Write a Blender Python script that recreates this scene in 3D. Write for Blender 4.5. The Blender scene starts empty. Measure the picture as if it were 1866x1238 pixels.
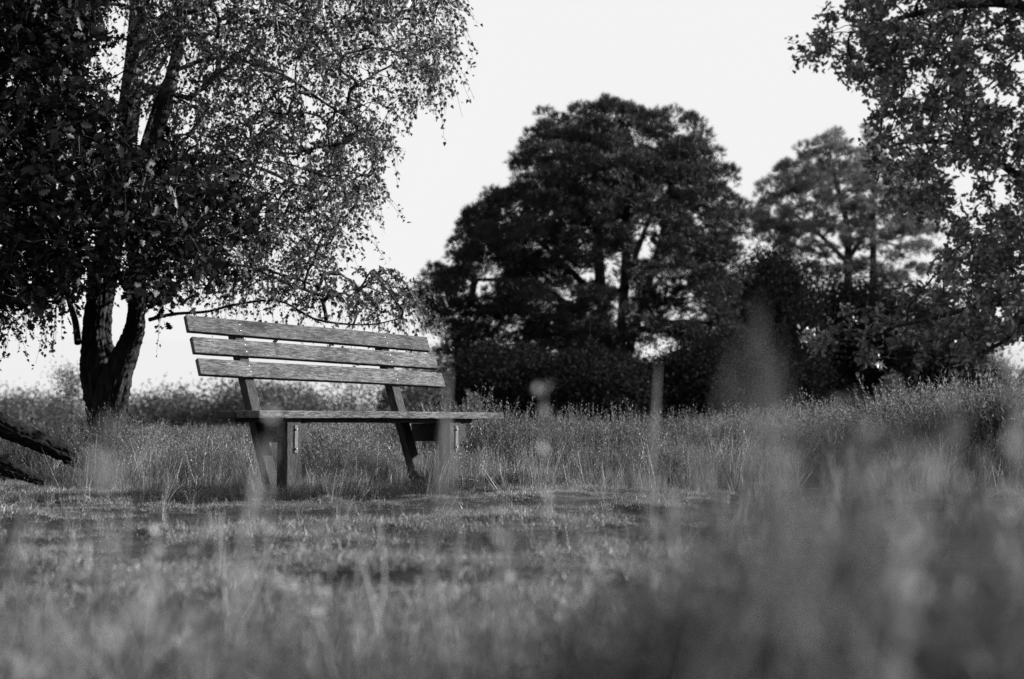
import bpy, bmesh, math, random
import numpy as np
from mathutils import Vector, Matrix, noise as mn

R = math.radians
rng = np.random.default_rng(11)
random.seed(7)
SC = bpy.context.scene
COL = SC.collection

# ------------------------------------------------------------------ camera
FPX, CX, CY, HOR, EYE = 2592.0, 933.0, 619.0, 785.0, 0.37
PITCH = math.atan((HOR - CY) / FPX)
cam_d = bpy.data.cameras.new('camera'); cam = bpy.data.objects.new('camera', cam_d); COL.objects.link(cam)
cam.location = (0, 0, EYE); cam.rotation_euler = (R(90) + PITCH, 0, 0)
cam_d.sensor_width = 36; cam_d.lens = 50
cam_d.clip_start = 0.05; cam_d.clip_end = 3000
cam_d.dof.use_dof = True; cam_d.dof.focus_distance = 8.2; cam_d.dof.aperture_fstop = 2.6
SC.camera = cam

# ------------------------------------------------------------------ sky, sun, exposure
SUN_AZ = Vector((0.96, 0.20)).normalized()     # towards the sun: low on the right
SUN_EL = R(22)
w = bpy.data.worlds.new('World'); SC.world = w; w.use_nodes = True
nt = w.node_tree; nt.nodes.clear()
sky = nt.nodes.new('ShaderNodeTexSky'); sky.sky_type = 'NISHITA'; sky.sun_disc = False
sky.sun_elevation = SUN_EL; sky.sun_rotation = math.atan2(SUN_AZ.x, SUN_AZ.y)
sky.air_density = 1.0; sky.dust_density = 4.0; sky.ozone_density = 1.0
bw = nt.nodes.new('ShaderNodeRGBToBW')
cl = nt.nodes.new('ShaderNodeClamp'); cl.inputs['Min'].default_value = 1.66; cl.inputs['Max'].default_value = 1.72
bg = nt.nodes.new('ShaderNodeBackground'); bg.inputs['Strength'].default_value = 0.15
wo = nt.nodes.new('ShaderNodeOutputWorld')
nt.links.new(sky.outputs[0], bw.inputs[0]); nt.links.new(bw.outputs[0], cl.inputs[0])
nt.links.new(cl.outputs[0], bg.inputs[0]); nt.links.new(bg.outputs[0], wo.inputs[0])
sd = bpy.data.lights.new('sun', 'SUN'); sd.energy = 5.0; sd.angle = R(0.6)
sun = bpy.data.objects.new('sun', sd); COL.objects.link(sun)
sv = Vector((SUN_AZ.x * math.cos(SUN_EL), SUN_AZ.y * math.cos(SUN_EL), math.sin(SUN_EL)))
sun.rotation_euler = sv.to_track_quat('Z', 'Y').to_euler()
sun.location = (20, 5, 12)
SC.view_settings.view_transform = 'Standard'; SC.view_settings.look = 'None'
SC.view_settings.exposure = 1.8; SC.view_settings.gamma = 1.0
SC.render.engine = 'CYCLES'
SC.cycles.use_denoising = True; SC.cycles.denoising_prefilter = 'NONE'
SC.cycles.max_bounces = 5; SC.cycles.transparent_max_bounces = 4
SC.cycles.diffuse_bounces = 2; SC.cycles.transmission_bounces = 3; SC.cycles.glossy_bounces = 2

# ------------------------------------------------------------------ helpers
def at(px, py, Y):
    """a pixel of the photograph and a distance give the place in the world"""
    u = (px - CX) / FPX; v = (CY - py) / FPX
    yd = math.cos(PITCH) - math.sin(PITCH) * v
    zd = math.sin(PITCH) + math.cos(PITCH) * v
    t = Y / yd
    return np.array((u * t, Y, EYE + zd * t))

def at_many(px, py, Y):
    u = (px - CX) / FPX; v = (CY - py) / FPX
    yd = math.cos(PITCH) - math.sin(PITCH) * v
    t = Y / yd
    return np.stack([u * t, Y, EYE + (math.sin(PITCH) + math.cos(PITCH) * v) * t], 1)

def tag(o, label=None, cat=None, group=None, kind=None):
    if label: o['label'] = label
    if cat: o['category'] = cat
    if group: o['group'] = group
    if kind: o['kind'] = kind
    return o

def empty(name, loc, rz=0.0):
    o = bpy.data.objects.new(name, None); COL.objects.link(o)
    o.location = loc; o.rotation_euler = (0, 0, rz); o.empty_display_size = 0.2
    return o

def link_mesh(name, me, mats, parent=None):
    if not isinstance(mats, (list, tuple)): mats = [mats]
    for m in mats: me.materials.append(m)
    o = bpy.data.objects.new(name, me); COL.objects.link(o)
    if parent: o.parent = parent
    return o

def np_mesh(name, V, F, mats, parent=None, smooth=False, origin=None, mi=None):
    """V (n,3), F (m,3) or (m,4); origin = world place of the parent so children sit in local space"""
    V = np.asarray(V, dtype=np.float32)
    if origin is not None: V = V - np.asarray(origin, dtype=np.float32)
    F = np.asarray(F, dtype=np.int32); k = F.shape[1]
    me = bpy.data.meshes.new(name)
    me.vertices.add(len(V)); me.vertices.foreach_set('co', V.ravel())
    me.loops.add(F.size); me.loops.foreach_set('vertex_index', F.ravel())
    me.polygons.add(len(F)); me.polygons.foreach_set('loop_start', np.arange(0, F.size, k, dtype=np.int32))
    if mi is not None: me.polygons.foreach_set('material_index', np.asarray(mi, dtype=np.int32))
    if smooth: me.polygons.foreach_set('use_smooth', np.ones(len(F), dtype=bool))
    me.update(calc_edges=True)
    return link_mesh(name, me, mats, parent)

def norm(a):
    return a / np.maximum(np.linalg.norm(a, axis=-1, keepdims=True), 1e-9)

def frames(axis, up=None):
    """rotation matrices whose second column is axis, third a random normal"""
    n = len(axis); axis = norm(axis)
    r = rng.normal(size=(n, 3)) if up is None else up
    z = norm(r - (r * axis).sum(1, keepdims=True) * axis)
    x = np.cross(axis, z)
    return np.stack([x, axis, z], 2)

def scatter(TV, TF, pos, M, s):
    TV = np.asarray(TV, float); TF = np.asarray(TF, int)
    s = np.asarray(s, float)
    if s.ndim == 1: s = np.repeat(s[:, None], 3, 1)
    L = TV[None] * s[:, None, :]
    V = np.einsum('nij,nkj->nki', M, L) + pos[:, None, :]
    n, k = len(pos), len(TV)
    F = TF[None] + (np.arange(n) * k)[:, None, None]
    return V.reshape(-1, 3), F.reshape(-1, TF.shape[1])

class Acc:
    def __init__(s): s.V = []; s.F = []; s.n = 0; s.m = []
    def add(s, V, F, mi=0):
        s.V.append(np.asarray(V)); s.F.append(np.asarray(F) + s.n); s.n += len(V); s.m.append(np.full(len(F), mi))
    def build(s, name, mats, parent=None, smooth=False, origin=None):
        return np_mesh(name, np.concatenate(s.V), np.concatenate(s.F), mats, parent, smooth, origin, np.concatenate(s.m))

def tube(P, r, sides=6, cap=True):
    """quads along polyline P with radii r"""
    P = np.asarray(P, float); n = len(P); r = np.asarray(r, float)
    T = np.gradient(P, axis=0); T = norm(T)
    ref = np.array((0.31, 0.87, 0.38)) if abs(T[0][2]) > .8 else np.array((0.05, 0.1, 1.0))
    A = norm(np.cross(T, ref)); B = np.cross(T, A)
    a = np.linspace(0, 2 * np.pi, sides, endpoint=False)
    V = P[:, None] + r[:, None, None] * (np.cos(a)[None, :, None] * A[:, None] + np.sin(a)[None, :, None] * B[:, None])
    V = V.reshape(-1, 3)
    i = np.arange(n - 1)[:, None] * sides; j = np.arange(sides)[None]; j2 = (j + 1) % sides
    F = np.stack([i + j, i + j2, i + sides + j2, i + sides + j], 2).reshape(-1, 4)
    return V, F

def catmull(P, n):
    P = np.asarray(P, float)
    Q = np.vstack([2 * P[0] - P[1], P, 2 * P[-1] - P[-2]])
    out = []
    segs = len(P) - 1
    ts = np.linspace(0, segs, n)
    for t in ts:
        i = min(int(t), segs - 1); f = t - i
        a, b, c, d = Q[i], Q[i + 1], Q[i + 2], Q[i + 3]
        out.append(.5 * ((2 * b) + (-a + c) * f + (2 * a - 5 * b + 4 * c - d) * f * f + (-a + 3 * b - 3 * c + d) * f ** 3))
    return np.array(out)

# ------------------------------------------------------------------ materials (black and white photograph: neutral greys)
def new_mat(name):
    m = bpy.data.materials.new(name); m.use_nodes = True
    nt = m.node_tree; nt.nodes.clear()
    return m, nt, nt.nodes.new('ShaderNodeOutputMaterial')

def N(nt, t, **kw):
    n = nt.nodes.new(t)
    for k, v in kw.items(): setattr(n, k, v)
    return n

def ramp(nt, pts, src):
    r = N(nt, 'ShaderNodeValToRGB'); e = r.color_ramp.elements
    e[0].position, e[0].color = pts[0][0], (pts[0][1],) * 3 + (1,)
    e[1].position, e[1].color = pts[-1][0], (pts[-1][1],) * 3 + (1,)
    for p, c in pts[1:-1]:
        x = e.new(p); x.color = (c, c, c, 1)
    nt.links.new(src, r.inputs[0]); return r.outputs[0]

def mul(nt, a, b):
    m = N(nt, 'ShaderNodeMixRGB', blend_type='MULTIPLY'); m.inputs[0].default_value = 1
    nt.links.new(a, m.inputs[1]); nt.links.new(b, m.inputs[2]); return m.outputs[0]

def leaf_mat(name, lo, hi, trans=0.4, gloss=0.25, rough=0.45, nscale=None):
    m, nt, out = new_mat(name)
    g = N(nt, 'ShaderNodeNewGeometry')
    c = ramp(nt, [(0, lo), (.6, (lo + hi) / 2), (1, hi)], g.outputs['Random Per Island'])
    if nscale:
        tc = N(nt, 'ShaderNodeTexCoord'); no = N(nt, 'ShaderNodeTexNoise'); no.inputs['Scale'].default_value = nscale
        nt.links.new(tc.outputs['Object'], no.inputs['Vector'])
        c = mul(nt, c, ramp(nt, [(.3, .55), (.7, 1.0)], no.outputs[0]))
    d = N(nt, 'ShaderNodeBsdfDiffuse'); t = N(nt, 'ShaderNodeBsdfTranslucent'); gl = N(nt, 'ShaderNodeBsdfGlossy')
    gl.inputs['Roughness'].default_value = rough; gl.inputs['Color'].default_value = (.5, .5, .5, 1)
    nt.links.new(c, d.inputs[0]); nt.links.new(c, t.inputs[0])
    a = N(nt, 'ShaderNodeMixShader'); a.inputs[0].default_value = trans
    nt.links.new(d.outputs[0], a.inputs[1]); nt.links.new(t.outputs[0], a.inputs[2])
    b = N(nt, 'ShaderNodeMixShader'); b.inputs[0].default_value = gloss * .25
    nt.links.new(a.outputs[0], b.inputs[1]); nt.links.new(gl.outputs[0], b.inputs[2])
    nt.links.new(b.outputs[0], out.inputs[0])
    return m

def bark_mat(name, lo, hi, scale, zs=.25, bump=.6, white=None):
    m, nt, out = new_mat(name)
    p = N(nt, 'ShaderNodeBsdfPrincipled'); p.inputs['Roughness'].default_value = .9
    p.inputs['Specular IOR Level'].default_value = .15
    tc = N(nt, 'ShaderNodeTexCoord'); mp = N(nt, 'ShaderNodeMapping'); mp.inputs['Scale'].default_value = (1, 1, zs)
    nt.links.new(tc.outputs['Object'], mp.inputs[0])
    no = N(nt, 'ShaderNodeTexNoise'); no.inputs['Scale'].default_value = scale; no.inputs['Detail'].default_value = 8
    no.inputs['Roughness'].default_value = .7
    nt.links.new(mp.outputs[0], no.inputs['Vector'])
    c = ramp(nt, [(.35, lo), (.52, (lo + hi) * .4), (.7, hi)], no.outputs[0])
    if white:
        z0, z1 = white
        sp = N(nt, 'ShaderNodeSeparateXYZ'); nt.links.new(tc.outputs['Object'], sp.inputs[0])
        mr = N(nt, 'ShaderNodeMapRange'); mr.inputs[1].default_value = z0; mr.inputs[2].default_value = z1
        nt.links.new(sp.outputs[2], mr.inputs[0])
        mp2 = N(nt, 'ShaderNodeMapping'); mp2.inputs['Scale'].default_value = (2.2, 2.2, 9)
        nt.links.new(tc.outputs['Object'], mp2.inputs[0])
        n2 = N(nt, 'ShaderNodeTexNoise'); n2.inputs['Scale'].default_value = 3.5; n2.inputs['Detail'].default_value = 6
        nt.links.new(mp2.outputs[0], n2.inputs['Vector'])
        wh = ramp(nt, [(.44, .02), (.5, .30), (.62, .42)], n2.outputs[0])
        mx = N(nt, 'ShaderNodeMixRGB'); nt.links.new(mr.outputs[0], mx.inputs[0])
        nt.links.new(c, mx.inputs[1]); nt.links.new(wh, mx.inputs[2]); c = mx.outputs[0]
    nt.links.new(c, p.inputs['Base Color'])
    b = N(nt, 'ShaderNodeBump'); b.inputs['Strength'].default_value = bump; b.inputs['Distance'].default_value = .02
    nt.links.new(no.outputs[0], b.inputs['Height']); nt.links.new(b.outputs[0], p.inputs['Normal'])
    nt.links.new(p.outputs[0], out.inputs[0])
    return m

def wood_mat(name, lo, mid, hi, seed=0.0, dark=1.0, lichen=True):
    m, nt, out = new_mat(name)
    p = N(nt, 'ShaderNodeBsdfPrincipled'); p.inputs['Roughness'].default_value = .8
    p.inputs['Specular IOR Level'].default_value = .25
    tc = N(nt, 'ShaderNodeTexCoord'); oi = N(nt, 'ShaderNodeObjectInfo')
    ofs = N(nt, 'ShaderNodeVectorMath', operation='ADD')
    nt.links.new(tc.outputs['Object'], ofs.inputs[0])
    sc_ = N(nt, 'ShaderNodeVectorMath', operation='SCALE'); sc_.inputs[3].default_value = 13.0
    cmb = N(nt, 'ShaderNodeCombineXYZ')
    for i in range(3): nt.links.new(oi.outputs['Random'], cmb.inputs[i])
    nt.links.new(cmb.outputs[0], sc_.inputs[0]); nt.links.new(sc_.outputs[0], ofs.inputs[1])
    def nz(scl, s, det, ro=.65, dist=0):
        mp = N(nt, 'ShaderNodeMapping'); mp.inputs['Scale'].default_value = scl
        nt.links.new(ofs.outputs[0], mp.inputs[0])
        n = N(nt, 'ShaderNodeTexNoise'); n.inputs['Scale'].default_value = s; n.inputs['Detail'].default_value = det
        n.inputs['Roughness'].default_value = ro; n.inputs['Distortion'].default_value = dist
        nt.links.new(mp.outputs[0], n.inputs['Vector']); return n.outputs[0]
    fine = nz((.11, 1, 1), 300, 4, .8)         # grain, long in x
    mids = nz((.15, 1, 1), 120, 8, .8, .3)
    blot = nz((.35, 1, 1), 12, 8, .75)             # damp, dark weathered patches
    c = ramp(nt, [(.30, lo * .3), (.44, lo), (.52, mid), (.68, hi)], mids)
    c = mul(nt, c, ramp(nt, [(.38, .18), (.46, .8), (.65, 1.2)], fine))
    c = mul(nt, c, ramp(nt, [(.38, .22 * dark), (.47, .75), (.60, 1.15)], blot))
    nt.links.new(c, p.inputs['Base Color'])
    ad = N(nt, 'ShaderNodeMath', operation='ADD'); nt.links.new(fine, ad.inputs[0]); nt.links.new(mids, ad.inputs[1])
    b = N(nt, 'ShaderNodeBump'); b.inputs['Strength'].default_value = .8; b.inputs['Distance'].default_value = .004
    nt.links.new(ad.outputs[0], b.inputs['Height']); nt.links.new(b.outputs[0], p.inputs['Normal'])
    nt.links.new(p.outputs[0], out.inputs[0])
    return m

def plain(name, v, rough=.5, metal=0.0, nscale=None):
    m, nt, out = new_mat(name)
    p = N(nt, 'ShaderNodeBsdfPrincipled'); p.inputs['Roughness'].default_value = rough; p.inputs['Metallic'].default_value = metal
    p.inputs['Base Color'].default_value = (v, v, v, 1)
    if nscale:
        tc = N(nt, 'ShaderNodeTexCoord'); no = N(nt, 'ShaderNodeTexNoise'); no.inputs['Scale'].default_value = nscale; no.inputs['Detail'].default_value = 6
        nt.links.new(tc.outputs['Object'], no.inputs['Vector'])
        nt.links.new(ramp(nt, [(.3, v * .5), (.7, v * 1.4)], no.outputs[0]), p.inputs['Base Color'])
    nt.links.new(p.outputs[0], out.inputs[0]); return m

M_BIRCH_LEAF = leaf_mat('birch_leaves', .010, .095, .5, .12)
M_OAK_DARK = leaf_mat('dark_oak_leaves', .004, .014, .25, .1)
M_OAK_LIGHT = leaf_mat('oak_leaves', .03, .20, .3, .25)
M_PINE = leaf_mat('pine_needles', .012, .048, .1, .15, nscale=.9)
M_PINE2 = leaf_mat('hazed_pine_needles', .10, .24, .2, .12, nscale=.9)  # needles paled: the haze over this pine is put into their colour
M_BUSH = leaf_mat('hazed_bush_leaves', .045, .085, .3, .1)  # leaf colour lightened to carry the haze of the far edge
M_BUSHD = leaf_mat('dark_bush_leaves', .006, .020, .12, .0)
M_YPINE = leaf_mat('young_pine_needles', .06, .13, .2, .2)
M_HEATHER = leaf_mat('heather', .04, .24, .3, .05, nscale=1.3)
M_DRY = leaf_mat('dry_grass', .06, .32, .35, .3, nscale=2.0)
M_TURF = leaf_mat('turf', .04, .34, .3, .15, nscale=1.6)
M_FORE = leaf_mat('near_grass', .06, .25, .4, .1, nscale=3.0)
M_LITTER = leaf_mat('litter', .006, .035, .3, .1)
M_NHEATH = leaf_mat('near_heather', .025, .10, .3, .1, nscale=4.0)
M_STALK = leaf_mat('near_stalks', .08, .36, .4, .1)
M_BBARK = bark_mat('birch_bark', .003, .035, 22, .3, 1.0, white=(2.75, 3.25))
M_BARK = bark_mat('bark', .01, .07, 16, .3)
M_PBARK = bark_mat('pine_bark', .01, .06, 6, .3)
M_WOOD = wood_mat('weathered_slats', .02, .085, .17)
M_WOODT = wood_mat('weathered_top_slat', .014, .062, .14, dark=.45)
M_WOOD2 = wood_mat('weathered_posts', .008, .028, .065, dark=.7)
M_WOOD3 = wood_mat('shade_dark_bearers', .012, .03, .06, dark=.7)  # wood darkened so its colour holds the shade under the seat
M_STEEL = plain('steel', .05, .7, .2, 60)
M_BOLT = plain('bolt_steel', .22, .4, .8)

def ground_mat():
    m, nt, out = new_mat('heath_soil')
    p = N(nt, 'ShaderNodeBsdfPrincipled'); p.inputs['Roughness'].default_value = .95
    p.inputs['Specular IOR Level'].default_value = .1
    tc = N(nt, 'ShaderNodeTexCoord')
    def nz(scl, s, det):
        mp = N(nt, 'ShaderNodeMapping'); mp.inputs['Scale'].default_value = scl
        nt.links.new(tc.outputs['Object'], mp.inputs[0])
        n = N(nt, 'ShaderNodeTexNoise'); n.inputs['Scale'].default_value = s; n.inputs['Detail'].default_value = det
        n.inputs['Roughness'].default_value = .7
        nt.links.new(mp.outputs[0], n.inputs['Vector']); return n.outputs[0]
    big = nz((1, 1.6, 1), 1.1, 5); fine = nz((1, 1, 1), 38, 8)
    c = ramp(nt, [(.35, .005), (.5, .018), (.66, .05)], big)
    c = mul(nt, c, ramp(nt, [(.3, .45), (.7, 1.3)], fine))
    nt.links.new(c, p.inputs['Base Color'])
    b = N(nt, 'ShaderNodeBump'); b.inputs['Strength'].default_value = 1; b.inputs['Distance'].default_value = .02
    nt.links.new(fine, b.inputs['Height']); nt.links.new(b.outputs[0], p.inputs['Normal'])
    nt.links.new(p.outputs[0], out.inputs[0]); return m
M_SOIL = ground_mat()

# ------------------------------------------------------------------ ground
LAT = np.random.default_rng(5).uniform(-1, 1, (64, 64))
def vn(x, y):
    '''smooth value noise'''
    xi = np.floor(x).astype(int); yi = np.floor(y).astype(int); fx = x - xi; fy = y - yi
    fx = fx * fx * (3 - 2 * fx); fy = fy * fy * (3 - 2 * fy)
    g_ = lambda a, b: LAT[a % 64, b % 64]
    return (g_(xi, yi) * (1 - fx) + g_(xi + 1, yi) * fx) * (1 - fy) + (g_(xi, yi + 1) * (1 - fx) + g_(xi + 1, yi + 1) * fx) * fy

def mound(x, y):
    '''low cushions of turf on the track, 0..1'''
    return np.clip(.5 + .45 * vn(x * 1.3 + 7, y * 2.6) + .4 * vn(x * 3.1, y * 5.2 + 9) + .22 * vn(x * 7.3, y * 9.1), 0, 1)

def gz(x, y):
    """height of the ground: a trodden grass track in front, the heath rising a little behind and on the right"""
    x = np.asarray(x, float); y = np.asarray(y, float)
    near = np.clip(1 - np.abs(x) / 9, 0, 1) * np.clip((12 - y) / 3, 0, 1) * np.clip((y - .3) / 1, 0, 1)
    b = near * .050 * (mound(x, y) - .5) + .014 * np.sin(x * 1.7 + y * .6) * np.sin(y * 2.1 + .5 * x) + .010 * np.sin(x * 4.3 + 1) * np.sin(y * 5.7 + 2 * np.sin(x)) \
        + .007 * np.sin(x * 9.1 + 3 * np.sin(y * 3)) * np.sin(y * 11.0)
    t = np.clip((y - 9) / 6, 0, 1); t = t * t * (3 - 2 * t)
    side = .07 * np.clip((x - 1.5) / 4, 0, 1) * t
    left = -.06 * np.clip((-x - 2) / 3, 0, 1) * t
    far = .0015 * np.clip(y - 20, 0, 60)
    return b + side + left + far

def grid_patch(xs, ys, zf):
    X, Y = np.meshgrid(xs, ys, indexing='ij'); Z = zf(X, Y)
    V = np.stack([X, Y, Z], 2).reshape(-1, 3); n, m = X.shape
    i = (np.arange(n - 1)[:, None] * m + np.arange(m - 1)[None]).ravel()
    F = np.stack([i, i + m, i + m + 1, i + 1], 1)
    return V, F

def graded(a, b, near, n):
    """denser near 'near'"""
    t = np.linspace(-1, 1, n); s = np.sign(t) * np.abs(t) ** 3
    return np.where(s < 0, near + s * (near - a), near + s * (b - near))
def spaced(lo, a, b, hi, st):
    m = np.arange(a, b, st); k = (np.linspace(0, 1, 60)[1:]) ** 3
    return np.concatenate([(a - k * (a - lo))[::-1], m, m[-1] + k * (hi - m[-1])])
xs = spaced(-1500, -6, 6, 1500, .045); ys = spaced(-200, 1.0, 11.5, 1600, .04)
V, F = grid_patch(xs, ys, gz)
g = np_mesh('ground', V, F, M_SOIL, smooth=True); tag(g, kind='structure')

# low wooded ridge on the skyline
def ridge(x, y):
    h = 9.5 + 2.2 * np.sin(x * .011 + 1) + 1.2 * np.sin(x * .031) + .5 * np.sin(x * .11 + np.sin(x * .05)) + .35 * np.sin(x * .37)
    h = np.where(x > -60, h * .85, h)
    return -2 + (h + 2) * np.exp(-((y - 440) / 55.0) ** 2)
V, F = grid_patch(np.linspace(-420, 420, 400), np.linspace(320, 560, 40), ridge)
V[:, 2] += rng.normal(size=len(V)) * .35
h = np_mesh('hills', V, F, plain('hazed_woodland', .12, .95, nscale=.08), smooth=False); tag(h, kind='structure')  # ridge colour made lighter in place of haze

# ------------------------------------------------------------------ bench
ROT = R(45)
A0 = np.array((-1.324, 7.46))
BX, BY = .86, .22                                    # bench-local place of the root
root_xy = A0 + np.array((math.cos(ROT) * BX - math.sin(ROT) * BY, math.sin(ROT) * BX + math.cos(ROT) * BY))
bench = empty('park_bench', (root_xy[0], root_xy[1], 0), ROT)
tag(bench, 'weathered wooden bench with three back slats standing at the edge of the grass track', 'bench')

def box_part(name, size, loc, rot, mat, parent, bev=.003, taper=None, warp=0.0, cuts=0):
    """box with its long side in x, bevelled and slightly worn; its own local space"""
    bm = bmesh.new(); bmesh.ops.create_cube(bm, size=1)
    for v in bm.verts: v.co = Vector((v.co.x * size[0], v.co.y * size[1], v.co.z * size[2]))
    bmesh.ops.bevel(bm, geom=bm.edges[:], offset=bev, segments=2, affect='EDGES', profile=.6)
    if cuts:
        for k in range(1, cuts):
            x = -size[0] / 2 + size[0] * k / cuts
            bmesh.ops.bisect_plane(bm, geom=bm.verts[:] + bm.edges[:] + bm.faces[:], plane_co=(x, 0, 0), plane_no=(1, 0, 0))
        sd_ = random.random() * 50
        for v in bm.verts:
            v.co.z += warp * mn.noise(Vector((v.co.x * 1.3 + sd_, 0, 0))) + .0016 * mn.noise(Vector((v.co.x * 22, v.co.y * 30 + sd_, v.co.z * 40)))
            v.co.y += .5 * warp * mn.noise(Vector((v.co.x * 1.1, 7 + sd_, 0))) + .001 * mn.noise(Vector((v.co.x * 30, v.co.z * 40, sd_)))
    me = bpy.data.meshes.new(name); bm.to_mesh(me); bm.free()
    o = link_mesh(name, me, mat, parent)
    o.location = (loc[0] - BX, loc[1] - BY, loc[2]) if parent is bench else loc
    o.rotation_euler = rot
    return o

LEAN = R(23.3)                                       # backrest leans back
SL, SW, SG, ST = 1.785, .0975, .0305, .030
ROLL = R(1.12)
# slat centres measured along the leaning plane from the bottom of the lowest slat
cxs = -.068 + SL / 2
# at the centre of the length the bottom edge of the lowest slat is half the drop lower than at the left end
zb = .680 - .0175; yb = .440
slats = []
for k in range(3):
    d = SW / 2 + k * (SW + SG)
    yy = yb + d * math.sin(LEAN) + ST / 2 * math.cos(LEAN); zz = zb + d * math.cos(LEAN) - ST / 2 * math.sin(LEAN)
    # slat box: x long, y thickness, z width; lean = rotate about x by -LEAN; roll about the normal
    rm = Matrix.Rotation(-LEAN, 3, 'X') @ Matrix.Rotation(ROLL * (1.15 - .1 * (2-k)), 3, 'Y')
    dx = (-.002, -.006, -.012)[k]
    o = box_part('back_slat', (SL - .012 * k, ST, SW), (cxs + dx - .008 * k, yy, zz), rm.to_euler(), M_WOODT if k == 2 else M_WOOD, bench, .004, warp=.004, cuts=40)
    slats.append(o)
for k, l in enumerate(('lowest back slat, pale and evenly grey', 'middle back slat with a dark knot near the left post', 'top back slat, darkest and most worn')):
    slats[k]['label'] = l
# seat planks
for k, (y0, y1) in enumerate(((0, .212), (.219, .43))):
    box_part('seat_plank', (1.80, y1 - y0, .040), (.90, (y0 + y1) / 2, .459 - .002 * k), (0, -.003, 0), M_WOOD if k == 0 else M_WOOD2, bench, .005, warp=.003, cuts=40)

box_part('seat_rail', (1.50, .30, .022), (.84, .21, .4265), (0, 0, 0), M_WOOD3, bench, .003, cuts=20)

def side_frame(xl, xp):
    # vertical front leg
    leg = box_part('front_leg', (.60, .094, .090), (xl, .080, .1375), (0, R(90), 0), M_WOOD2, bench, .004, warp=.002, cuts=16)
    # leaning rear post: from the ground under the seat up behind the slats
    L = 1.16
    z0 = -.12; y_at = lambda z: .425 + (z - .479) * math.tan(LEAN)
    zc = z0 + L / 2 * math.cos(LEAN)
    rm = Matrix.Rotation(-LEAN, 3, 'X') @ Matrix.Rotation(R(-90), 3, 'Y')
    post = box_part('back_post', (L, .062, .062), (xp, y_at(zc), zc), rm.to_euler(), M_WOOD2, bench, .004, warp=.002, cuts=16)
    # horizontal bearer under the seat
    box_part('bearer', (.44, .046, .110), (xl + .070, .262, .3595), (0, 0, R(90)), M_WOOD3, bench, .003, cuts=8)
    # steel strap and bolts on the front face of the leg
    st = box_part('steel_strap', (.150, .022, .005), (xl + .012, .0305, .325), Matrix(((0, 1, 0), (0, 0, -1), (-1, 0, 0))).to_euler(), M_STEEL, bench, .0012)
    for s in (-1, 1):
        bm = bmesh.new(); bmesh.ops.create_cone(bm, cap_ends=True, segments=12, radius1=.0075, radius2=.0055, depth=.006)
        bmesh.ops.bevel(bm, geom=bm.edges[:], offset=.001, segments=1, affect='EDGES')
        me = bpy.data.meshes.new('bolt'); bm.to_mesh(me); bm.free()
        b = link_mesh('bolt', me, M_BOLT, st); b.location = (s * .052, 0, .0055)
    # small angle brackets that fix the planks to the bearer
    for yy in (.12, .32):
        box_part('bracket', (.03, .02, .005), (xl + .109, yy, .4125), (0, 0, 0), M_STEEL, bench, .001)
side_frame(.25, .258)
side_frame(1.425, 1.325)
# screws in the slats over each post
for k, o in enumerate(slats):
    for xp in (.258, 1.325):
        for s in (-1, 1):
            bm = bmesh.new(); bmesh.ops.create_uvsphere(bm, u_segments=10, v_segments=6, radius=.0036)
            for v in bm.verts: v.co.y *= .35
            me = bpy.data.meshes.new('screw'); bm.to_mesh(me); bm.free()
            c = link_mesh('screw', me, M_BOLT, o)
            c.location = (xp - (o.location.x + BX) + random.uniform(-.004, .004), -ST / 2 - .001, s * .020 + random.uniform(-.003, .003))

# ------------------------------------------------------------------ leaf shapes (triangles)
def fan(pts, bend=.15):
    """flat outline (x,y) to a fan of triangles, folded a little along its mid rib"""
    V = [(0, .45, 0)] + [(x, y, bend * abs(x)) for x, y in pts]
    n = len(pts); F = [(0, 1 + i, 1 + (i + 1) % n) for i in range(n)]
    return np.array(V), np.array(F)
BIRCH = fan([(0, 0), (.30, .12), (.36, .32), (.14, .72), (0, 1.0), (-.14, .72), (-.36, .32), (-.30, .12)], .25)
OAK = fan([(0, 0), (.10, .12), (.20, .26), (.12, .36), (.30, .50), (.17, .60), (.30, .78), (.14, .84), (0, 1.0),
           (-.14, .84), (-.28, .76), (-.16, .62), (-.32, .52), (-.12, .38), (-.22, .24), (-.08, .12)], .2)
SIMPLE = (np.array([(0, 0, 0), (.32, .45, .06), (0, 1, 0), (-.32, .45, .06)]), np.array([(0, 1, 2), (0, 2, 3)]))

def tuft_template(n, spread, wid, seed, ln=(.7, 1.0)):
    """needle shoot: slim triangles round a short axis, as one shape"""
    r = np.random.default_rng(seed); V = []; F = []
    for i in range(n):
        t = r.uniform(0, .55); a = r.uniform(0, 2 * np.pi); e = r.uniform(.25, 1) * spread
        d = np.array((math.cos(a) * math.sin(e), math.cos(e), math.sin(a) * math.sin(e)))
        o = np.array((0, t, 0)); side = norm(np.cross(d, r.normal(size=3))) * wid
        L = r.uniform(*ln) * .6; k = len(V)
        V += [o - side, o + side, o + d * L]; F.append((k, k + 1, k + 2))
    return np.array(V), np.array(F)

# ------------------------------------------------------------------ trees
def inpoly(px, py, poly):
    poly = np.asarray(poly, float); n = len(poly); c = np.zeros(len(px), bool); j = n - 1
    for i in range(n):
        xi, yi = poly[i]; xj, yj = poly[j]
        c ^= ((yi > py) != (yj > py)) & (px < (xj - xi) * (py - yi) / (yj - yi + 1e-9) + xi)
        j = i
    return c

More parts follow.
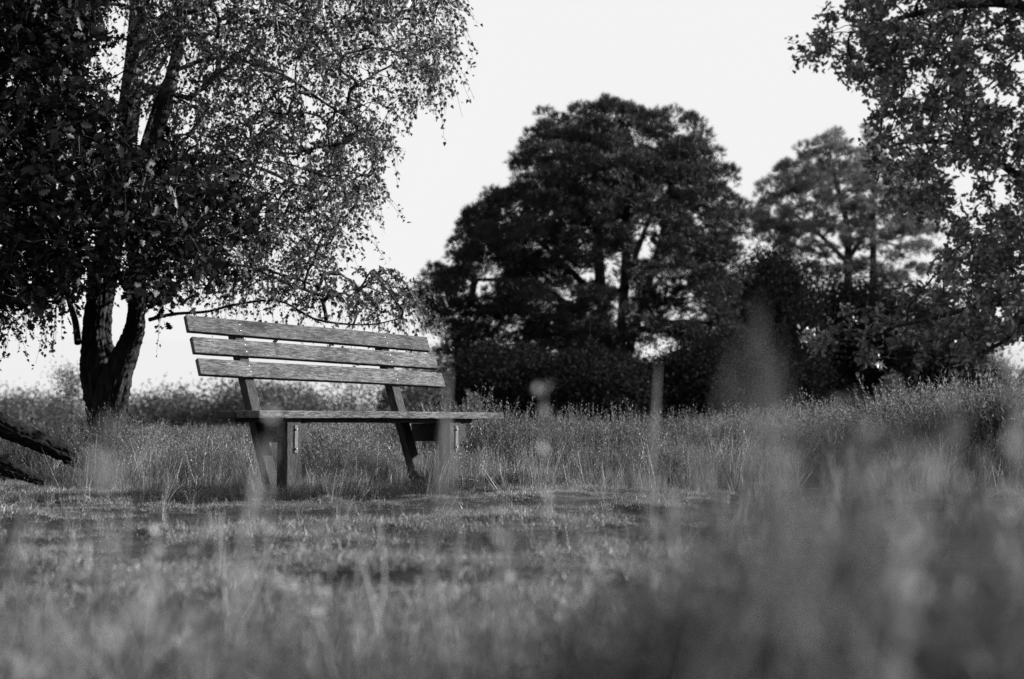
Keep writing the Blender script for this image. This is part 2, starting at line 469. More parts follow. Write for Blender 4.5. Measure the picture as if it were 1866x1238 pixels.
def crown_points(poly, n, ymid, yhalf, holes=(), round_=False, even=3, gap=None):
    """places in a crown: the outline at the crown's mid distance, rounded in depth"""
    poly = np.asarray(poly, float); lo = poly.min(0); hi = poly.max(0)
    out = []; tot = 0
    cx, cy = poly.mean(0)
    while tot < n * 4:
        px = rng.uniform(lo[0], hi[0], 4000); py = rng.uniform(lo[1], hi[1], 4000)
        k = inpoly(px, py, poly)
        for hx, hy, ra, rb, keep in holes:
            inside = ((px - hx) / ra) ** 2 + ((py - hy) / rb) ** 2 < 1
            k &= ~(inside & (rng.uniform(size=len(px)) > keep))
        if gap: k &= (vn(px / gap[0] + 3.3, py / gap[1] + 1.7) + .5 * vn(px / gap[0] * 2.3, py / gap[1] * 2.3 + 5)) > gap[2]
        px = px[k]; py = py[k]
        mx, my = (lo + hi) / 2; hx_, hy_ = (hi - lo) / 2
        if round_: px = px + rng.normal(size=len(px)) * 7; py = py + rng.normal(size=len(py)) * 7
        rho = ((px - mx) / hx_) ** 2 + ((py - my) / hy_) ** 2
        Y = ymid + yhalf * rng.uniform(-1, 1, len(px)) * (np.sqrt(np.clip(1 - rho, .06, 1)) if round_ else 1)
        P = at_many(px, py, Y)
        out.append(P); tot += len(P)
    C = np.concatenate(out)
    # even out: every new place is the one of a few candidates farthest from those already taken
    while len(C) < n * 4: C = np.concatenate([C, C + rng.normal(size=C.shape) * .01])
    C = C[rng.permutation(len(C))]; res = np.zeros((n, 3)); res[0] = C[0]; q = 1
    for i in range(1, n):
        cand = C[q:q + even]; q += even
        d = np.min(((cand[:, None] - res[None, :i]) ** 2).sum(2), axis=1)
        res[i] = cand[int(np.argmax(d))]
    return res

def grow(trunks, targets, acc, tip=.004, sag=.12, expo=.5, sides=5, maxr=.08, mi=0, seg=5, wig=.05, down=0.0):
    """branches from the stems to every target; returns branch ends and their directions"""
    nodes = []; par = []; trunkflag = []
    for P in trunks:
        for i, p in enumerate(P):
            nodes.append(p); par.append(-1 if i == 0 else len(nodes) - 2); trunkflag.append(True)
    nodes = list(nodes)
    NB = np.array(nodes)
    d = np.min(np.linalg.norm(targets[:, None] - NB[None, ::3], axis=2), axis=1)
    order = np.argsort(d)
    buf = np.zeros((len(nodes) + len(targets) * (seg + 1), 3)); buf[:len(nodes)] = NB
    cnt = len(nodes); pen = np.zeros(len(buf)); isn = np.zeros(len(buf), bool); isn[:cnt] = True
    parent = np.full(len(buf), -1); parent[:cnt] = par
    chains = []
    for ti in order:
        t = targets[ti]
        dv = t - buf[:cnt]; dist = np.linalg.norm(dv, axis=1)
        cost = dist + .35 * np.maximum(0, -dv[:, 2]) + .0 * pen[:cnt]
        i = int(np.argmin(cost)); s = buf[i]
        L = dist[i]
        pd = s - buf[parent[i]] if parent[i] >= 0 else np.array((0, 0, 1.))
        pd = pd / (np.linalg.norm(pd) + 1e-9)
        c = (s + t) / 2 + pd * L * .22 + np.array((0, 0, sag * L)) + rng.normal(size=3) * wig * L
        chain = [i]
        prev = i
        for k in range(1, seg + 1):
            f = k / seg
            p = (1 - f) ** 2 * s + 2 * f * (1 - f) * c + f * f * t
            if k < seg: p = p + rng.normal(size=3) * wig * .25 * L
            buf[cnt] = p; parent[cnt] = prev; prev = cnt; chain.append(cnt); cnt += 1
        chains.append(chain)
    load = np.zeros(cnt)
    for ch in reversed(chains):
        load[ch[-1]] += 1
        for a in range(len(ch) - 1, 0, -1): load[ch[a - 1]] += load[ch[a]] if a - 1 > 0 else 0
        load[ch[0]] += load[ch[1]]
    ends = []; dirs = []
    for ch in chains:
        P = buf[ch]; r = np.minimum(tip * np.maximum(load[ch], 1) ** expo, maxr)
        r[0] = r[1] * 1.1; r[-1] = tip * .8 if load[ch[-1]] <= 1 else r[-1]
        V_, F_ = tube(P, r, sides); acc.add(V_, F_, mi)
        ends.append(P[-1]); dirs.append(P[-1] - P[-2])
    return np.array(ends), norm(np.array(dirs)), buf[:cnt]

def twigs_and_leaves(ends, dirs, acc, ntw, nlf, tw_len, hang, leaf, lsize, tilt, tip_r=.0016, mi=0, twig_sides=3, leafdown=.6):
    """short twigs at every branch end, leaves along the twigs"""
    n = len(ends) * ntw
    s = np.repeat(ends, ntw, 0); d = norm(np.repeat(dirs, ntw, 0) * .6 + rng.normal(size=(n, 3)) * .75 + np.array((0, 0, -hang * .3)))
    L = rng.uniform(.4, 1.1, n) * tw_len
    ts = np.linspace(0, 1, 5)
    P = s[:, None] + d[:, None] * (L[:, None] * ts[None])[..., None]
    P[:, :, 2] -= (L[:, None] * hang * ts[None] ** 2)
    for q in range(n):
        V_, F_ = tube(P[q], np.linspace(tip_r * 1.6, tip_r * .6, 5), twig_sides); acc.add(V_, F_, mi)
    m = n * nlf
    t = rng.uniform(.12, 1.05, (n, nlf))
    idx = t * 4; i0 = np.clip(idx.astype(int), 0, 3); f = (idx - i0)[..., None]
    ar = np.arange(n)[:, None]
    pos = (P[ar, i0] * (1 - f) + P[ar, i0 + 1] * f).reshape(-1, 3) + rng.normal(size=(m, 3)) * lsize * .35
    ax = rng.normal(size=(m, 3)) * (1 - leafdown) + np.array((0, 0, -1.0)) * leafdown + np.repeat(d, nlf, 0) * .25
    M = frames(ax)
    V_, F_ = scatter(leaf[0], leaf[1], pos, M, lsize * rng.uniform(.65, 1.15, m))
    return V_, F_

# ---- birch trunk: two thick furrowed stems
def bark_stem(P, r, sides, depth, seed, flake=1.0):
    P = np.asarray(P); n = len(P); T = norm(np.gradient(P, axis=0))
    A = norm(np.cross(T, np.array((0, 1., 0)))); B = np.cross(T, A)
    a = np.linspace(0, 2 * np.pi, sides, endpoint=False)
    cum = np.concatenate([[0], np.cumsum(np.linalg.norm(np.diff(P, axis=0), axis=1))])
    V = np.zeros((n, sides, 3))
    for i in range(n):
        for j in range(sides):
            c, s = math.cos(a[j]), math.sin(a[j])
            q = Vector((c * 2.3 + seed, s * 2.3, cum[i] * 3.2))
            big = mn.noise(q * .9) * .35
            rid = 1 - abs(mn.noise(Vector((c * 5.2 + .35 * big, s * 5.2 + seed, cum[i] * 4.5))) * 2.1)
            fine = mn.noise(Vector((c * 16, s * 16 + seed, cum[i] * 34)))
            d = depth[i] * (rid - .5 + .5 * fine * flake + big * .8)
            V[i, j] = P[i] + (A[i] * c + B[i] * s) * (r[i] + d)
    V = V.reshape(-1, 3)
    i = np.arange(n - 1)[:, None] * sides; j = np.arange(sides)[None]; j2 = (j + 1) % sides
    F = np.stack([i + j, i + j2, i + sides + j2, i + sides + j], 2).reshape(-1, 4)
    return V, F

BY0 = 10.5
def stem_from_pixels(rows, Y0, n, dy=0.0):
    P = []; r = []
    for px, py, wd in rows:
        P.append(at(px, py, Y0)); r.append(wd / 2 / FPX * Y0)
    P = np.array(P)
    P[:, 1] += np.linspace(0, dy, len(P))
    Q = catmull(np.column_stack([P, r]), n)
    return Q[:, :3], Q[:, 3]

birch = empty('birch_tree', at(197, 876, BY0))
bo = np.array(birch.location)
tag(birch, 'forked birch with deeply furrowed dark trunk and hanging leaves behind the bench', 'tree')
acc = Acc()
PA, ra = stem_from_pixels([(203, 905, 118), (200, 870, 96), (196, 830, 76), (195, 775, 72), (188, 720, 76), (178, 670, 74), (168, 620, 52), (170, 560, 46), (179, 490, 46),
                           (196, 380, 50), (214, 250, 44), (231, 100, 37), (237, 0, 33), (245, -180, 26), (255, -420, 16), (262, -600, 5)], BY0, 420, .3)
dep = np.where(PA[:, 2] < 1.7, .020, np.where(PA[:, 2] < 2.4, .010, .003))
V_, F_ = bark_stem(PA, ra, 96, dep, 3.1); acc.add(V_, F_)
PB, rb = stem_from_pixels([(196, 810, 46), (203, 760, 54), (212, 710, 56), (232, 660, 46), (253, 615, 34), (262, 575, 28), (266, 520, 28), (272, 440, 34),
                           (292, 320, 28), (330, 180, 22), (370, 20, 17), (400, -160, 12), (420, -320, 4)], BY0 + .02, 300, -.5)
dep = np.where(PB[:, 2] < 1.45, .018, np.where(PB[:, 2] < 2.0, .010, .003))
V_, F_ = bark_stem(PB, rb, 80, dep, 9.7); acc.add(V_, F_)
# named limbs seen in the photograph
limbs = []
for rows, dy in (
    ([(238, 112, 17), (262, 92, 15), (300, 74, 13), (345, 62, 11), (420, 30, 9), (520, 12, 7), (640, 20, 5), (760, 60, 3)], -.8),
    ([(236, 190, 12), (252, 160, 11), (268, 120, 9), (285, 70, 7), (300, 10, 5)], .5),
    ([(250, 300, 12), (300, 160, 8), (345, 130, 8), (420, 118, 7), (520, 150, 6), (600, 205, 5), (650, 240, 3)], -.4),
    ([(264, 480, 14), (300, 320, 9), (370, 275, 9), (450, 290, 8), (510, 315, 6), (560, 370, 4)], .5),
    ([(270, 560, 10), (300, 538, 8), (340, 500, 7), (420, 480, 6), (520, 500, 5), (600, 530, 3)], .2),
    ([(272, 583, 8), (320, 574, 6), (385, 571, 5), (440, 560, 5), (520, 555, 4), (590, 590, 4), (680, 600, 3), (740, 590, 2)], -.5),
    ([(142, 625, 14), (128, 585, 12), (108, 545, 10), (80, 480, 8), (50, 400, 6), (20, 300, 4)], .6),
    ([(190, 60, 9), (175, 15, 7), (150, -60, 5)], .2),
    ([(112, 552, 6), (70, 532, 5), (30, 528, 4), (-30, 545, 3)], .2),
    ([(240, 10, 14), (330, -90, 11), (480, -150, 8), (640, -110, 6), (760, -60, 4), (830, 0, 3)], -.4)):
    P, r = stem_from_pixels(rows, BY0, 28, dy)
    V_, F_ = tube(P, r, 8); acc.add(V_, F_); limbs.append(P)
# crown
BIRCH_POLY = [(-330, -420), (600, -460), (800, -300), (870, -60), (858, 60), (848, 120), (832, 185), (795, 215), (755, 222), (722, 190), (700, 205),
              (742, 258), (742, 330), (722, 380), (685, 410), (700, 470), (690, 510), (700, 535), (752, 522), (772, 575), (758, 608),
              (690, 608), (600, 590), (500, 580), (400, 570), (330, 578), (290, 560), (240, 520), (160, 510), (110, 580), (60, 620), (-20, 640), (-330, 500)]
bh = [(600, 190, 55, 30, .25), (500, 170, 30, 30, .4), (690, 170, 40, 50, .25), (510, 345, 60, 25, .3), (620, 240, 60, 30, .35), (560, 440, 40, 25, .4), (180, 110, 30, 60, .1),
      (650, 330, 45, 30, .55), (600, 540, 80, 25, .45), (60, 600, 90, 60, .5), (330, 560, 60, 30, .3), (640, 480, 45, 30, .45), (430, 225, 50, 30, .45), (222, 120, 35, 130, .15),
      (222, 570, 40, 80, .0), (120, 620, 60, 40, .2)]
bh += [(228, 150, 26, 190, .12)]
BIRCH_POLY = [(p[0] - max(0, min(38, (p[0] - 560) * .3)) if p[1] < 480 else p[0] - (16 if p[0] > 600 else 0), p[1]) for p in BIRCH_POLY]
T = crown_points(BIRCH_POLY, 3100, BY0, 1.35, bh, even=2, gap=(45, 45, -.55)); T[:, 2] += .17
ends, dirs, _ = grow([PA[::8], PB[::8]] + limbs, T, acc, tip=.0032, sag=.10, sides=5, maxr=.035, wig=.07)
LV, LF = twigs_and_leaves(ends, dirs, acc, 3, 17, .30, .75, BIRCH, .034, 0, leafdown=.5)
acc.build('trunk', M_BBARK, birch, smooth=False, origin=bo)
np_mesh('crown', LV, LF, M_BIRCH_LEAF, birch, origin=bo)

# ---- oak on the left: its stem stands outside the photograph, the boughs hang into it
OY = 9.2
oak = empty('oak_tree', (at(-700, 785, OY)[0], OY, 0)); oo = np.array(oak.location)
tag(oak, 'dark lobed-leaf oak boughs hanging into the left edge in front of the birch', 'tree', 'oak trees')
acc = Acc()
P = catmull([(oo[0], OY, -.1), (oo[0] + .05, OY, 1.2), (oo[0] + .1, OY + .1, 2.6), (oo[0] + .3, OY, 4.2), (oo[0] + .4, OY, 5.6)], 60)
V_, F_ = bark_stem(P, np.linspace(.30, .12, 60), 40, np.full(60, .012), 5.5); acc.add(V_, F_)
ol = []
for rows, dy in (([(-690, 500, 40), (-500, 380, 30), (-300, 330, 24), (-100, 330, 18), (60, 370, 12), (200, 420, 8), (330, 440, 5)], -.3),
                 ([(-680, 200, 40), (-450, 100, 30), (-200, 60, 22), (0, 90, 14), (120, 110, 8)], .4),
                 ([(-300, 330, 16), (-150, 420, 12), (0, 480, 9), (100, 500, 5)], .0)):
    P2, r2 = stem_from_pixels(rows, OY, 30, dy); V_, F_ = tube(P2, r2, 8); acc.add(V_, F_); ol.append(P2)
OAKL = [(-420, -260), (150, -260), (185, 40), (160, 105), (205, 150), (215, 250), (330, 300), (400, 330), (470, 400), (440, 470), (400, 520), (300, 545), (215, 500),
        (150, 470), (110, 540), (60, 555), (0, 540), (-420, 520)]
T = crown_points(OAKL, 800, OY, .8, [(330, 430, 130, 140, .55), (180, 130, 30, 60, .2), (222, 570, 45, 85, 0), (190, 560, 60, 30, .2), (228, 150, 26, 160, .1)])
ends, dirs, _ = grow([P[::4]] + ol, T, acc, tip=.003, sag=.05, sides=5, maxr=.03)
LV, LF = twigs_and_leaves(ends, dirs, acc, 3, 10, .22, .15, OAK, .080, 0, leafdown=.2)
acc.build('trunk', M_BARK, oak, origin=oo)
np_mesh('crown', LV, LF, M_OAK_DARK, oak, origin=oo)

# ---- oak on the right
RY = 15.0
oak2 = empty('oak_tree', (at(2180, 785, RY)[0], RY, 0.05)); oo = np.array(oak2.location)
tag(oak2, 'sunlit leafy oak boughs reaching in from the right edge above the heather', 'tree', 'oak trees')
acc = Acc()
P = catmull([(oo[0], RY, -.1), (oo[0] - .05, RY, 1.6), (oo[0] - .1, RY + .1, 3.2), (oo[0] - .3, RY, 5.0), (oo[0] - .5, RY, 7.0)], 60)
V_, F_ = bark_stem(P, np.linspace(.38, .14, 60), 40, np.full(60, .014), 2.5); acc.add(V_, F_)
ol = []
for rows, dy in (([(2170, 200, 40), (2000, 80, 30), (1850, 20, 22), (1760, 20, 16), (1680, 35, 12), (1600, 60, 8), (1530, 85, 4)], -.5),
                 ([(2180, 420, 40), (2020, 360, 26), (1900, 330, 18), (1800, 260, 12), (1700, 240, 8), (1640, 250, 4)], .6),
                 ([(2190, 560, 36), (2050, 520, 24), (1900, 540, 16), (1780, 560, 12), (1660, 590, 8), (1560, 610, 4)], -.6),
                 ([(1900, 540, 10), (1830, 620, 8), (1740, 650, 6), (1640, 640, 3)], -.2),
                 ([(1760, 20, 10), (1740, 110, 8), (1730, 200, 5), (1700, 290, 3)], .1)):
    P2, r2 = stem_from_pixels(rows, RY, 30, dy); V_, F_ = tube(P2, r2, 8); acc.add(V_, F_); ol.append(P2)
OAKR = [(2350, -320), (1700, -300), (1570, -60), (1545, 10), (1500, 38), (1458, 92), (1490, 108), (1548, 128), (1565, 160), (1605, 168), (1576, 205), (1608, 235),
        (1592, 290), (1640, 330), (1630, 385), (1690, 398), (1722, 372), (1745, 440), (1700, 475), (1712, 520), (1640, 528), (1560, 545), (1490, 560), (1462, 600),
        (1500, 648), (1560, 638), (1640, 672), (1740, 662), (1800, 620), (1880, 600), (2350, 600)]
T = crown_points(OAKR, 1500, RY, 1.6, [(1660, 118, 28, 26, .0), (1755, 325, 34, 46, .02), (1852, 210, 24, 34, .05), (1770, 385, 30, 40, .05), (1740, 440, 20, 16, .0),
                                       (1830, 320, 20, 60, .25), (1500, 600, 70, 60, .5), (1700, 490, 40, 20, .3), (1620, 590, 160, 90, .7)], even=2, gap=(30, 30, -.38))
ends, dirs, _ = grow([P[::4]] + ol, T, acc, tip=.0034, sag=.05, sides=5, maxr=.045)
LV, LF = twigs_and_leaves(ends, dirs, acc, 4, 13, .25, .12, OAK, .078, 0, leafdown=.12)
acc.build('trunk', M_BARK, oak2, origin=oo)
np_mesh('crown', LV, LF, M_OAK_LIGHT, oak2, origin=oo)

# ---- pines
TUFTS = [tuft_template(20, .95, .020, s) for s in range(3)]
def puffs_to_tufts(C, rad, per, size, flat=.6, upbias=.5):
    """needle shoots over the rounded top of every puff, pointing outwards and up"""
    n = len(C) * per
    c = np.repeat(C, per, 0); r = np.repeat(rad, per)
    d = norm(rng.normal(size=(n, 3)) + np.array((0, 0, upbias)))
    rr = r * rng.uniform(.35, 1, n) ** .6
    pos = c + d * rr[:, None] * np.array((1, 1, flat))
    ax = norm(d + rng.normal(size=(n, 3)) * .25 + np.array((0, 0, .6)))
    out = []; k0 = 0
    for ti in range(3):
        sel = np.arange(n) % 3 == ti
        V_, F_ = scatter(TUFTS[ti][0], TUFTS[ti][1], pos[sel], frames(ax[sel]), size * rng.uniform(.7, 1.2, sel.sum()))
        out.append((V_, F_ + k0)); k0 += len(V_)
    return np.concatenate([o[0] for o in out]), np.concatenate([o[1] for o in out])

def pine(name, label, Y0, stems, poly, npuff, per, prad, tsize, yhalf, holes, mat, base_px, flat=.6, base_y=785, group=None, tips=.012, cat='tree', maxr=.11, gap=(34, 20, -.46)):
    base = at(base_px, base_y, Y0); base[2] = float(gz(base[0], Y0))
    root = empty(name, base); tag(root, label, cat, group)
    acc = Acc(); sk = []
    for rows, dy in stems:
        P2, r2 = stem_from_pixels(rows, Y0, 40, dy); V_, F_ = tube(P2, r2, 10); acc.add(V_, F_); sk.append(P2[::2])
    T = crown_points(poly, npuff, Y0, yhalf, holes, True, 2, gap=gap)
    ends, dirs, _ = grow(sk, T, acc, tip=tips, sag=-.02, sides=5, maxr=maxr, expo=.45, wig=.08)
    rad = prad * rng.uniform(.45, 1.35, len(T))
    LV, LF = puffs_to_tufts(ends, rad, per, tsize, flat or .6)
    acc.build('trunk', M_PBARK, root, origin=base)
    np_mesh('crown', LV, LF, mat, root, origin=base)
    return root

pine('pine_tree', 'large dark broad-crowned pine with several stems in the middle of the skyline', 42.0,
     [([(1108, 800, 30), (1104, 680, 27), (1098, 560, 21), (1090, 440, 20), (1084, 320, 14), (1082, 240, 6)], .5),
      ([(1130, 800, 26), (1128, 660, 22), (1134, 560, 18), (1140, 440, 18), (1136, 320, 12), (1140, 230, 5)], -.8),
      ([(1138, 700, 18), (1150, 620, 16), (1180, 520, 12), (1200, 440, 10), (1216, 360, 10), (1230, 260, 5)], -1.2),
      ([(1106, 650, 18), (1070, 590, 15), (1010, 545, 12), (940, 520, 9), (860, 520, 5)], -1.5),
      ([(1150, 610, 14), (1200, 590, 11), (1270, 585, 8), (1320, 590, 4)], .6),
      ([(1102, 560, 14), (1050, 500, 12), (990, 440, 9), (930, 400, 5)], 1.2),
      ([(1138, 520, 12), (1165, 450, 10), (1190, 390, 8), (1230, 330, 4)], 1.0)],
     [(1070, 195), (1110, 190), (1162, 200), (1180, 236), (1196, 208), (1222, 198), (1240, 232), (1262, 214), (1284, 236), (1296, 290), (1290, 306), (1328, 312), (1324, 340),
      (1346, 385), (1350, 425), (1328, 448), (1342, 470), (1340, 520), (1325, 560), (1345, 600), (1335, 650), (1330, 730), (1250, 725), (1215, 680), (1150, 710), (1060, 715), (960, 735), (850, 730), (820, 640), (775, 600), (762, 545),
      (806, 492), (838, 500), (832, 430), (858, 404), (866, 352), (896, 342), (925, 355), (936, 292), (966, 262), (988, 232), (1030, 210)],
     1350, 58, .32, .25, 4.2,
     [(1196, 645, 48, 34, .0), (1178, 440, 34, 56, .08), (1240, 574, 60, 24, .08), (905, 520, 60, 16, .85), (1030, 520, 60, 36, .4), (1120, 530, 40, 70, .2), (1265, 425, 40, 18, .4), (1210, 510, 46, 30, .3), (1100, 430, 24, 24, .4)],
     M_PINE, 1120, maxr=.12)

pine('pine_tree', 'taller loose grey pine seen between the dark broad pine and the right oak', 58.0,
     [([(1545, 800, 20), (1546, 640, 18), (1548, 500, 15), (1545, 400, 11), (1520, 300, 7), (1518, 250, 3)], .5),
      ([(1590, 800, 16), (1588, 600, 14), (1588, 480, 12), (1586, 380, 9), (1590, 270, 4)], -.6),
      ([(1548, 470, 9), (1580, 420, 8), (1600, 360, 5)], .6),
      ([(1546, 480, 9), (1480, 420, 7), (1420, 380, 4)], -.6)],
     [(1498, 248), (1520, 240), (1545, 262), (1560, 300), (1590, 240), (1620, 300), (1660, 340), (1700, 370), (1710, 420), (1690, 460), (1720, 480), (1640, 520), (1560, 500), (1480, 500),
      (1400, 450), (1368, 420), (1375, 380), (1400, 345), (1425, 300), (1450, 310), (1456, 270), (1480, 280)],
     330, 40, .34, .34, 3.5,
     [(1500, 440, 70, 12, .05), (1560, 450, 40, 30, .3), (1630, 440, 60, 10, .1), (1440, 345, 36, 9, .2), (1640, 480, 60, 10, .1), (1520, 474, 80, 14, .1), (1430, 395, 50, 8, .2), (1530, 340, 44, 8, .2), (1600, 372, 60, 8, .2), (1520, 395, 60, 8, .2), (1490, 300, 30, 8, .3)],
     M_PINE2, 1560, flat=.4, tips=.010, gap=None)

def bushy(name, label, Y0, poly, nputs, per, prad, lsize, yhalf, mat, stems, holes=(), group=None, cat='tree', tips=.008, leaf=SIMPLE, hang=.1, flat=.8):
    cxp = float(np.mean([p[0] for p in poly])); base = at(cxp, 785, Y0); base[2] = float(gz(base[0], Y0))
    root = empty(name, base); tag(root, label, cat, group)
    acc = Acc(); sk = []
    top = min(p[1] for p in poly)
    for (x0, x1, y1, w0) in stems:
        P2, r2 = stem_from_pixels([(x0, 830, w0), ((x0 * .6 + x1 * .4) + 2, (785 * .6 + y1 * .4), w0 * .8), (x1, y1, w0 * .3)], Y0, 20, 0)
        V_, F_ = tube(P2, r2, 7); acc.add(V_, F_); sk.append(P2)
    sh = prad * .5 / Y0 * FPX * (1.2 if Y0 > 55 else .7)
    poly = [(p[0], p[1] + sh) for p in poly]
    T = crown_points(poly, nputs, Y0, yhalf, holes, True, 2, gap=(30, 20, -.35))
    ends, dirs, _ = grow(sk, T, acc, tip=tips, sag=0, sides=4, maxr=.08, expo=.45, wig=.08, seg=4)
    per = int(per * 3.6); lsize = lsize * .45
    n = len(ends) * per
    pos = np.repeat(ends, per, 0) + rng.normal(size=(n, 3)) * prad * .5 * np.array((1, 1, flat))
    ax = rng.normal(size=(n, 3)) + np.array((0, 0, -.2))
    LV, LF = scatter(leaf[0], leaf[1], pos, frames(ax), lsize * rng.uniform(.6, 1.2, n))
    acc.build('trunk', M_BARK, root, origin=base)
    np_mesh('crown', LV, LF, mat, root, origin=base)
    return root

UG = 'undergrowth bushes below the pines'
bushy('evergreen_tree', 'dark rounded evergreen filling the gap right of the broad pine', 46.0,
      [(1335, 530), (1352, 490), (1390, 478), (1408, 456), (1440, 470), (1455, 520), (1480, 580), (1480, 760), (1320, 760)], 170, 130, .8, .26, 3.0, M_BUSHD, [(1410, 1405, 520, 20), (1440, 1450, 540, 14)])
bushy('evergreen_tree', 'dense dark evergreen behind the low boughs of the right oak', 50.0,
      [(1500, 530), (1560, 510), (1640, 520), (1700, 560), (1790, 600), (1800, 700), (1780, 770), (1480, 770), (1480, 600)], 210, 120, .9, .28, 3.0, M_BUSHD, [(1580, 1580, 560, 18), (1690, 1690, 600, 16)])
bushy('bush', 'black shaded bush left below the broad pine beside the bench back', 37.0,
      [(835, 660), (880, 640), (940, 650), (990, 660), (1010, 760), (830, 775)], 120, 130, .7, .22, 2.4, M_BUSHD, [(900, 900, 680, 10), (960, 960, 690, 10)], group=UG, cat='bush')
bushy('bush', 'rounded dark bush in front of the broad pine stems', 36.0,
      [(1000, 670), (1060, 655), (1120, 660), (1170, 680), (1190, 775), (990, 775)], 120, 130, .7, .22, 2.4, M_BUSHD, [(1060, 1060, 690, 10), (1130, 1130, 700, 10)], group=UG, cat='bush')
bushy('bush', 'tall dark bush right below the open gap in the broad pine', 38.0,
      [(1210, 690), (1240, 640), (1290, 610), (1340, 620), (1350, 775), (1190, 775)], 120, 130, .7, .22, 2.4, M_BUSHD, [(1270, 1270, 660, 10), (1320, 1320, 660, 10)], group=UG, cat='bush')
FT = 'trees and bushes along the far edge of the heath'
bushy('far_tree', 'grey rounded tree far off directly behind the seat of the bench', 75.0,
      [(400, 715), (420, 690), (470, 686), (540, 698), (580, 730), (590, 780), (400, 780)], 130, 60, 1.3, .42, 4, M_BUSH, [(450, 450, 720, 8), (520, 520, 730, 8)], group=FT, holes=[(520, 705, 60, 26, .2)])
bushy('far_tree', 'thin far tree with sky showing through, seen under the lowest back slat', 70.0,
      [(500, 700), (560, 672), (640, 680), (700, 690), (720, 730), (700, 780), (520, 780)], 70, 30, .8, .34, 4, M_BUSH, [(560, 560, 700, 6), (640, 640, 700, 6)], group=FT, holes=[(600, 715, 80, 26, .2)])
bushy('far_tree', 'grey far tree between the bench back and the broad pine', 62.0,
      [(690, 700), (740, 650), (790, 620), (830, 650), (850, 700), (850, 780), (690, 780)], 130, 52, 1.1, .36, 4, M_BUSH, [(740, 745, 690, 8), (800, 800, 670, 8)], group=FT, holes=[(780, 690, 60, 40, .35)])
bushy('far_bush', 'low far hedge-like bush at the left edge below the white sky', 85.0,
      [(-60, 735), (0, 728), (60, 728), (120, 722), (150, 730), (160, 790), (-60, 790)], 120, 60, 1.4, .45, 4, M_BUSH, [(20, 20, 750, 6), (110, 110, 745, 6)], group=FT, cat='bush')
bushy('far_bush', 'rounded far bush just right of the birch trunk', 80.0,
      [(225, 730), (260, 722), (300, 712), (330, 706), (360, 715), (400, 730), (410, 790), (225, 790)], 130, 60, 1.3, .42, 4, M_BUSH, [(270, 270, 740, 6), (340, 340, 735, 6)], group=FT, cat='bush')
bushy('far_bush', 'wispy far bush tops at the far left against the sky', 60.0,
      [(-20, 710), (30, 705), (70, 712), (60, 740), (-20, 745)], 26, 22, .7, .26, 2, M_BUSH, [(10, 10, 720, 4), (50, 50, 722, 4)], group=FT, cat='bush')
bushy('birch_sapling', 'small thin sapling against the sky left of the birch trunk', 34.0,
      [(112, 672), (130, 664), (146, 680), (142, 740), (116, 742)], 26, 24, .35, .13, .5, M_BUSH, [(130, 130, 675, 3)], cat='sapling', tips=.004)

# ---- young pines standing in the heather
def young_pine(px, top, half, Y0, label):
    base = at(px, 785, Y0); base[2] = float(gz(base[0], Y0))
    zt = at(px, top, Y0)[2]; H = zt - base[2]; W = half / FPX * Y0
    root = empty('young_pine', base); tag(root, label, 'young pine', 'young pines in the heather')
    acc = Acc()
    V_, F_ = tube([base - (0, 0, .05), base + (0, 0, H * .5), base + (0, 0, H * .97)], [.02, .014, .006], 6); acc.add(V_, F_)
    st = []; ax = []
    nb = 26
    for k in range(nb):
        f = k / nb; z = base[2] + H * (.2 + .75 * f); a = rng.uniform(0, 2 * np.pi); L = W * (1.05 - f) * rng.uniform(.7, 1)
        s = np.array((base[0], base[1], z)); e = s + np.array((math.cos(a) * L, math.sin(a) * L, L * .9))
        mid = (s + e) / 2 - np.array((0, 0, L * .15))
        P = catmull([s, mid, e], 7); V_, F_ = tube(P, np.linspace(.008, .003, 7), 4); acc.add(V_, F_)
        for q in range(2, 7): st.append(P[q]); ax.append(P[q] - P[q - 1])
    st.append(base + (0, 0, H * .9)); ax.append(np.array((0, 0, 1.)))
    st = np.repeat(np.array(st), 2, 0) + rng.normal(size=(len(st) * 2, 3)) * .02; ax = np.repeat(np.array(ax), 2, 0) + rng.normal(size=(len(ax) * 2, 3)) * .02
    V_, F_ = scatter(TUFTS[0][0], TUFTS[0][1], st, frames(ax), np.full(len(st), .17))
    acc.build('trunk', M_PBARK, root, origin=base)
    np_mesh('crown', V_, F_, M_YPINE, root, origin=base)
young_pine(1628, 690, 55, 17.0, 'bushy young pine poking above the heather right of centre')
young_pine(1668, 712, 34, 15.5, 'small young pine close beside the bushy one, partly behind heather')
young_pine(712, 705, 34, 19.0, 'pale young pine seen through the bench above the seat at the right post')
young_pine(1745, 700, 60, 18.0, 'wide low young pine behind the tall heather near the right edge')
young_pine(1835, 660, 90, 17.0, 'tallest young pine at the right edge behind the heather')
young_pine(860, 720, 26, 22.0, 'tiny young pine just right of the bench seat end')

